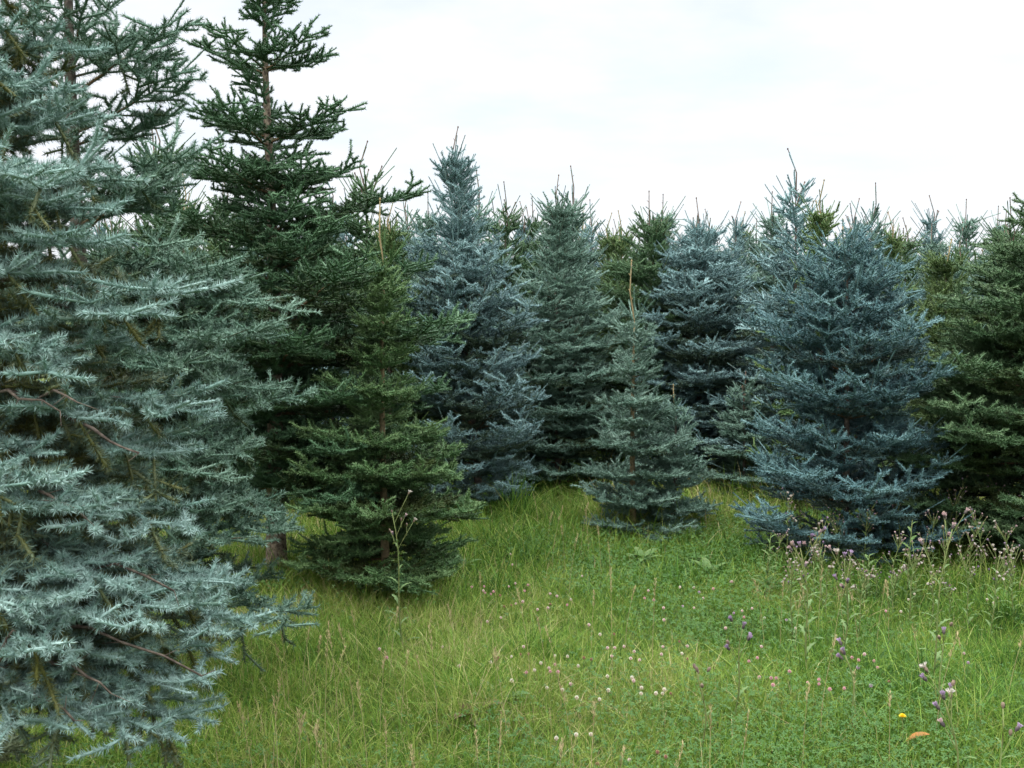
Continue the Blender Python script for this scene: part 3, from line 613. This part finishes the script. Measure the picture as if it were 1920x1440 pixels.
def thistle(name, H, seed, nbr, heads, leafmat=LEAF, leaves=12, hs=1.0, lean=.12):
    rng = random.Random(seed); root = empty(name, (0, 0, 0)); az = rng.uniform(0, 6.28)
    ax = lambda t: Vector((math.cos(az)*lean*H*t*t+.008*math.sin(t*7+az), math.sin(az)*lean*H*t*t+.008*math.cos(t*6), H*t))
    mb = MB(); mb.tube([ax(i/8) for i in range(9)], [.0035*(1-.6*i/8)+.0008 for i in range(9)], 5)
    spots = [(ax(1), (ax(1)-ax(.9)).normalized())]
    for b in range(nbr):
        t = rng.uniform(.6, .95); p = ax(t); a = rng.uniform(0, 6.28); L = H*rng.uniform(.12, .26)
        d = Vector((math.cos(a)*.55, math.sin(a)*.55, .85)).normalized(); q = p+d*L
        mb.tube([p, p+d*L*.5+Vector((0, 0, .01)), q+Vector((0, 0, .015))], [.0017, .0014, .0011], 4); spots.append((q+Vector((0, 0, .015)), d))
        if rng.random() < .5: e = p+d*L*.55; d2 = (d+Vector((rng.uniform(-.7, .7), rng.uniform(-.7, .7), .2))).normalized(); mb.tube([e, e+d2*L*.4], [.0013, .001], 4); spots.append((e+d2*L*.4, d2))
    mb.build('stem', STEM, root, True)
    for i in range(leaves):
        t = .06+.78*i/leaves; p = ax(t); a = i*2.4+rng.uniform(-.3, .3); L = (.10-.055*t)*rng.uniform(.7, 1.15)*min(1, H/.5)
        lb = MB(); lb.leaf(p, (math.cos(a), math.sin(a), 1.1), L, L*.26, rng, lobes=1, curl=1.1, n=8, fold=.3); lb.build('leaf', leafmat, root)
    for i, (p, d) in enumerate(spots):
        kind = heads[i % len(heads)]; hm = HEAD_B if kind in 'dw' else HEAD_G
        hb = MB(); hb.tube([p-d*.002, p+d*.004*hs, p+d*.010*hs, p+d*.015*hs, p+d*.018*hs], [.002, .0055*hs, .0068*hs, .005*hs, .0042*hs], 8)
        h = hb.build('flower_head', hm, root, True)
        if kind != 'd':
            tb = MB(); tuft(tb, p+d*.015*hs, d, (.013 if kind != 'w' else .017)*hs, .004*hs, 46, rng, .6 if kind != 'w' else 1.3)
            tb.build('tuft', {'l': LILAC, 'w': WHITE, 'p': PINKW}[kind], h)
    return root
TH = [thistle('creeping_thistle', .44, 301, 10, 'dplwd', hs=.6, leaves=18), thistle('creeping_thistle', .50, 302, 12, 'wpddwl', PALELEAF, hs=.6, leaves=20), thistle('creeping_thistle', .38, 303, 11, 'wdwpd', PALELEAF, hs=.6, leaves=18), thistle('creeping_thistle', .54, 304, 12, 'pdlddw', hs=.6, leaves=20), thistle('creeping_thistle', .31, 305, 9, 'wdlwd', hs=.6, leaves=16)]
tu = set()
def put_thistle(v, x, y, label, rz, s=1.0, group='thistles in the meadow'):
    o = TH[v] if v not in tu else copy_tree(TH[v]); tu.add(v)
    o.location = on(x, y); o.rotation_euler = (0, 0, rz); o.scale = (s, s, s); tag(o, label, 'thistle', group); return o
rt = random.Random(77)
# the patch before the steel-blue spruce, back row to front row
rows_ = [('back', 6.55, 1450, 1990, 16, 3), ('middle', 6.0, 1440, 1990, 17, 1), ('front', 5.4, 1455, 2000, 14, 2)]
for rn, yy, x0, x1, n, vb in rows_:
    for i in range(n):
        px = x0+(x1-x0)*(i+rt.uniform(.1, .9))/n; y = yy+rt.uniform(-.26, .26); x = at(px, 900, y).x
        v = rt.choice([0, 1, 2, 3] if rn == 'back' else [0, 1, 2, 4] if rn == 'middle' else [2, 4, 1])
        look = {0: 'lilac-flowered thistle', 1: 'pale-leaved thistle with white fluff', 2: 'short pale thistle gone to seed', 3: 'tall thistle with faded pink heads', 4: 'low thistle with white tufts'}[v]
        put_thistle(v, x, y, f'{look}, {words_[i]} from left in the {rn} thistle row', rt.uniform(0, 6.28), rt.uniform(.62, .95))
def single(name, H, tip, seed, nbr, heads, label, **k):
    x, y = ground_at(*tip, z=H*.95); o = thistle(name, H, seed, nbr, heads, **k); o.location = on(x, y); tag(o, label, 'thistle', 'thistles in the meadow'); return o
single('creeping_thistle', .40, (1380, 1205), 311, 4, 'lldl', 'thistle with lilac and brown heads standing alone in the open grass', hs=.95, leaves=9)
single('dry_thistle', .34, (1322, 1282), 312, 3, 'ddd', 'dried thistle with drooping purple-brown heads in the open grass', hs=.95, leaves=5)
single('creeping_thistle', .42, (1800, 1342), 313, 5, 'lwlpd', 'nearest thistle with violet and white heads near the lower right corner', hs=.95, leaves=8)
single('creeping_thistle', .38, (1880, 1372), 314, 1, 'dl', 'thistle with one dark head at the right of the nearest violet thistle', hs=.95, leaves=7)
single('creeping_thistle', .66, (752, 985), 315, 4, 'dwdp', 'tall pale thistle in front of the bushy green spruce', leafmat=PALELEAF, leaves=16, lean=.08, hs=.7)
single('creeping_thistle', .70, (1755, 1012), 316, 5, 'ppdp', 'tallest thistle, pink heads against the gap right of the steel-blue spruce', leafmat=PALELEAF, leaves=18, lean=.1)
single('creeping_thistle', .58, (1518, 1045), 317, 5, 'lpdp', 'upright thistle with pink heads under the left boughs of the steel-blue spruce', leafmat=PALELEAF, leaves=18, lean=.06)
single('creeping_thistle', .52, (1588, 1056), 318, 4, 'llpw', 'thistle with violet heads before the dark foot of the steel-blue spruce', leafmat=PALELEAF, leaves=16, lean=.06)
single('creeping_thistle', .35, (1765, 1215), 319, 2, 'ldd', 'thistle with brownish heads rising from the long grass on the right', leaves=7)
single('creeping_thistle', .3, (1605, 1255), 320, 2, 'ldl', 'small violet thistle among pink clover before the thistle patch', leaves=7)
def shoot_weed(H, px, py, seed, label, leafmat=LEAF):
    rng = random.Random(seed); root = empty('leafy_weed', on(*ground_at(px, py))); mb = MB(); mb.tube([(0, 0, 0), (.01, .01, H*.5), (.02, 0, H)], [.004, .003, .0015], 5); mb.build('stem', STEM, root, True)
    for i in range(22):
        t = .1+.88*i/22; a = i*2.4; L = .11*(1-.55*t)*rng.uniform(.8, 1.2); lb = MB(); lb.leaf((.02*t, .01*t, H*t), (math.cos(a), math.sin(a), .9), L, L*.35, rng, lobes=1, curl=.9, n=8, fold=.25); lb.build('leaf', leafmat, root)
    tag(root, label, 'weed', 'leafy weeds by the steel-blue spruce')
shoot_weed(.36, 1437, 1120, 1, 'bright green leafy weed at the left edge of the steel-blue spruce')
shoot_weed(.48, 1700, 1135, 2, 'tall dark green leafy weed under the right boughs of the steel-blue spruce')
shoot_weed(.28, 1622, 1130, 3, 'short leafy weed at the dark foot of the steel-blue spruce', PALELEAF)
# clover
CL_ST = mat('clover_stem', (.11, .17, .05), .8); CLF = {}
def clover(kind, seed):
    rng = random.Random(seed); root = empty('clover_flower', (0, 0, 0)); H = .16; mb = MB(); mb.tube([(0, 0, 0), (.006, 0, H*.6), (0, .003, H)], [.0012, .001, .001], 4)
    for i in range(3):
        a = i*2.1; b = Vector((.02*math.cos(a), .02*math.sin(a), H*.55)); mb.leaf(b, (math.cos(a), math.sin(a), .4), .018, .012, rng, n=3)
    mb.build('stem', CL_ST, root); hb = MB(); c = Vector((0, .003, H+.006)); R = .0095 if kind != 'faded' else .0085
    cA, cB = {'white': ((.66, .64, .54), (.45, .36, .25)), 'pink': ((.62, .36, .38), (.42, .22, .22)), 'pale': ((.70, .56, .52), (.42, .27, .24)), 'violet': ((.50, .36, .46), (.30, .2, .26)), 'faded': ((.36, .20, .13), (.20, .10, .07))}[kind]
    if kind not in CLF: CLF[kind] = (mat(kind+'_clover_petal', cA, .8, c2=tuple(x*.8 for x in cA), scale=200, translucent=.15), mat(kind+'_clover_base', cB, .8))
    for i in range(90):
        z = 1-2*(i+.5)/90; a = i*2.39996; q = Vector((math.sqrt(1-z*z)*math.cos(a), math.sqrt(1-z*z)*math.sin(a), z)); q = (q+Vector((0, 0, .15))).normalized()
        s, u = up_frame(q); w_ = .0017; l = R*rng.uniform(.9, 1.12)
        hb.poly([c+q*R*.3-s*w_*.5, c+q*R*.3+s*w_*.5, c+q*l+s*w_*.6, c+q*l*1.05, c+q*l-s*w_*.6], 0 if z > -.25 else 1)
    hb.blob(c, R*.72, n=8, m=5, mi=1); hb.build('flower_head', list(CLF[kind]), root)
    return root
CV = {k: clover(k, i) for i, k in enumerate(['white', 'pink', 'pale', 'violet', 'faded'])}; cu = set()
c1 = [(155,275,'p'),(232,272,'p'),(225,300,'P'),(240,312,'p'),(275,320,'p'),(290,305,'p'),(338,330,'f'),(392,270,'P'),(436,252,'P'),(512,262,'p'),(495,300,'p'),(412,130,'P'),(400,68,'P'),(656,320,'P'),(703,335,'P'),(790,355,'w'),(768,390,'p'),(645,410,'P'),(655,385,'f'),(575,418,'P'),(360,398,'f'),(410,390,'f'),(437,380,'P'),(480,370,'P'),(340,468,'P'),(250,495,'P'),(903,520,'P'),(862,205,'P'),(975,582,'w'),(1065,575,'f'),(1290,302,'P'),(1262,348,'p'),(1320,360,'p'),(1388,410,'P'),(1508,400,'v'),(1580,410,'P'),(1617,310,'v'),(1643,350,'P'),(1580,278,'w'),(1493,280,'w'),(1708,288,'p'),(1822,240,'P'),(1888,432,'P'),(1835,445,'v'),(1900,470,'p'),(1385,485,'P'),(1383,658,'P'),(1540,655,'P'),(1488,622,'f'),(1133,658,'P'),(1075,668,'P'),(1025,668,'P'),(1200,690,'P'),(1055,722,'P'),(1175,735,'P'),(1233,745,'P'),(690,720,'w'),(770,722,'w'),(484,660,'P'),(520,708,'f'),(408,727,'w'),(270,760,'w'),(325,730,'f'),(468,710,'f'),(68,785,'P'),(508,825,'p'),(560,812,'w'),(595,765,'w'),(655,820,'p'),(710,822,'p'),(690,775,'p'),(650,798,'P'),(840,785,'w'),(870,732,'f'),(925,742,'f'),(1025,850,'w'),(733,938,'w'),(637,925,'w'),(785,900,'P'),(825,988,'w'),(977,1000,'w'),(1027,940,'w'),(1187,860,'w'),(1190,880,'P'),(1243,925,'w'),(1245,962,'w'),(1333,958,'w'),(1383,960,'w'),(1395,935,'w'),(1430,960,'f'),(695,1250,'w'),(915,1222,'w'),(828,1225,'w'),(408,880,'w'),(1163,1395,'P'),(1540,735,'f'),(1375,710,'P'),(1505,705,'w'),(310,745,'f'),(1345,1335,'f'),(1400,1370,'f'),(965,1420,'f')]
c2 = [(598,988,'p'),(657,993,'p'),(683,990,'p'),(668,1027,'p'),(840,1012,'p'),(897,998,'p'),(897,1018,'p'),(1020,1040,'p'),(545,905,'p'),(585,888,'p'),(748,960,'p'),(1060,885,'p'),(1093,900,'p'),(1125,870,'P'),(1168,900,'p'),(1190,935,'p'),(1087,937,'v'),(1152,1028,'v'),(985,875,'p'),(605,830,'P'),(1622,862,'P'),(1228,655,'p'),(1304,657,'w'),(952,1048,'p'),(430,738,'P'),(733,700,'v'),(620,690,'w'),(562,643,'P'),(1643,908,'v'),(780,738,'w'),(200,535,'P'),(268,540,'w'),(455,508,'P'),(1372,575,'w'),(1340,600,'w'),(1735,605,'w'),(1790,600,'w'),(1770,620,'w'),(1245,1005,'f'),(1405,925,'w')]
pts_ = [(840+a*.29167, 1020+b*.29167, k) for a, b, k in c1]+[(1200+a*.375, 900+b*.375, k) for a, b, k in c2]+[(712, 1217, 'P'), (725, 1233, 'p'), (830, 1213, 'P'), (290, 1352, 'P'), (810, 1062, 'v')]
KN = {'w': 'white', 'p': 'pink', 'P': 'pale', 'v': 'violet', 'f': 'faded'}; LK = {'w': 'white', 'p': 'pink', 'P': 'pale pinkish', 'v': 'violet', 'f': 'faded brown'}
regs = [('between the green and small spruces', lambda x, y: x < 1100 and y < 1180), ('just before the low steel-blue boughs', lambda x, y: x < 1420 and y < 1200), ('beside the thistle patch', lambda x, y: y < 1200),
        ('around the lone lilac thistle', lambda x, y: x > 1215 and x < 1450 and y < 1290), ('in grass before the thistle patch', lambda x, y: x >= 1440), ('in the central clover scatter', lambda x, y: x < 1215 and y < 1290), ('in the nearest grass', lambda x, y: True)]
cnt = {}
for px, py, k in sorted(pts_):
    rn = next(n for n, f_ in regs if f_(px, py)); key = (rn, k); cnt[key] = cnt.get(key, 0)+1
    x, y = ground_at(px, py, z=.155); kd = KN[k]; o = CV[kd] if kd not in cu else copy_tree(CV[kd]); cu.add(kd)
    sc_ = .66+.16*((px*13.7+py) % 1); zz = gz(x, y); x, y = ground_at(px, py, z=.166*sc_+zz)
    o.location = on(x, y); o.rotation_euler = (0, 0, (px*3.3) % 6.28); o.scale = (sc_, sc_, sc_)
    tag(o, f'{words_[cnt[key]-1]} {LK[k]} clover head from the left, {rn}', 'clover flower', 'clover flowers dotted through the meadow')
# dry grass stalks with seed heads
def stalk(H, seed):
    rng = random.Random(seed); root = empty('grass_stalk', (0, 0, 0)); a = rng.uniform(0, 6.28); b = rng.uniform(.05, .3)
    ax = lambda t: Vector((math.cos(a)*b*H*t*t, math.sin(a)*b*H*t*t, H*t*(1-.1*b*t))); mb = MB(); mb.tube([ax(i/7) for i in range(8)], [.0013-.0007*i/7 for i in range(8)], 4); mb.build('stalk', STRAW, root)
    hb = MB(); n = 26
    for i in range(n):
        t = .8+.2*i/n; p = ax(t); az = rng.uniform(0, 6.28); d = Vector((math.cos(az)*.45, math.sin(az)*.45, .9)).normalized(); L = rng.uniform(.008, .018)
        hb.leaf(p+d*rng.uniform(0, .008), d, L, .0035, rng, n=2, curl=.2)
    hb.build('seed_head', STRAW, root); return root
SV = [stalk(h, 400+i) for i, h in enumerate((.34, .42, .5, .38, .30))]; su = set()
gsp = [('under the dark green spruce', 500, 760, 1150, 1270, 14), ('in front of the silver spruce boughs', 470, 640, 1280, 1400, 6), ('in the middle of the meadow', 780, 1230, 1080, 1300, 14), ('before the foot of the steel-blue spruce', 1430, 1680, 1060, 1130, 10), ('near the small tan-leader spruce', 1010, 1150, 950, 1020, 8), ('in the nearest grass at the lower edge', 700, 1420, 1320, 1420, 10), ('on the right beyond the nearest thistle', 1480, 1900, 1180, 1300, 8)]
for where, x0, x1, y0, y1, n in gsp:
    for i in range(n):
        px = x0+(x1-x0)*(i+rt.uniform(.15, .85))/n; py = rt.uniform(y0, y1); v = rt.randrange(5); H = (.34, .42, .5, .38, .30)[v]; x, y = ground_at(px, py, z=H*.95)
        o = SV[v] if v not in su else copy_tree(SV[v]); su.add(v); o.location = on(x, y); o.rotation_euler = (0, 0, rt.uniform(0, 6.28)); o.scale = (1, 1, rt.uniform(.85, 1.1))
        tag(o, f'straw-coloured seeding grass stalk {where}, {words_[i]} from the left', 'grass stalk', 'seeding grass stalks')
# broad-leaved plants and odd bits
def broad(px, py, seed, n, L, m, label):
    rng = random.Random(seed); root = empty('dock_plant', on(*ground_at(px, py)))
    for i in range(n):
        a = i*2.4+rng.uniform(-.3, .3); l = L*rng.uniform(.7, 1.15); lb = MB(); lb.leaf((0, 0, .01), (math.cos(a), math.sin(a), rng.uniform(.8, 2)), l, l*.32, rng, curl=1.3, n=8, fold=.2); lb.build('leaf', m, root)
    tag(root, label, 'dock plant', 'broad-leaved docks in the grass')
RED = mat('withered_dock_leaf', (.15, .075, .05), .8, c2=(.10, .11, .05), scale=9)
broad(885, 1375, 1, 9, .14, RED, 'withering reddish-brown dock in the dark tuft of the nearest grass')
broad(930, 1352, 2, 8, .15, LEAF, 'green dock beside the withering reddish dock')
broad(1205, 1062, 3, 8, .16, LEAF, 'broad-leaved dock just in front of the small tan-leader spruce')
broad(1300, 1068, 4, 9, .15, LEAF, 'green dock in the grass left of the steel-blue spruce')
broad(1330, 1085, 5, 7, .15, LEAF, 'low green dock closest to the left boughs of the steel-blue spruce')
broad(862, 1075, 6, 8, .16, LEAF, 'broad dock in the long grass right of the bushy green spruce')
ob = MB(); ob.leaf((0, 0, .0), (1, -.2, .9), .085, .045, rt, curl=.9, n=6); o = ob.build('withered_leaf', mat('orange_leaf', (.30, .13, .03), .7, c2=(.17, .09, .035), scale=40))
x, y = ground_at(1700, 1385, z=.1); o.location = (x, y, gz(x, y)+.06); tag(o, 'single orange withered leaf caught in the grass at lower right', 'leaf')
root = empty('dandelion', on(*ground_at(1692, 1359, z=.17))); mb = MB(); mb.tube([(0, 0, 0), (.004, 0, .09), (0, 0, .165)], .0015, 5); mb.build('stem', STEM, root)
hb = MB()
for i in range(60):
    a = i*2.4; k = (i+3)/63; q = Vector((math.cos(a)*k, math.sin(a)*k, .75-k*.45)).normalized(); s_, u_ = up_frame(q); hb.poly([Vector((0, 0, .165))-s_*.001, Vector((0, 0, .165))+s_*.001, Vector((0, 0, .165))+q*.014+s_*.0014, Vector((0, 0, .165))+q*.014-s_*.0014])
hb.build('flower_head', mat('yellow_petal', (.75, .55, .03), .7), root); tag(root, 'small yellow dandelion flower beside the orange withered leaf', 'flower')
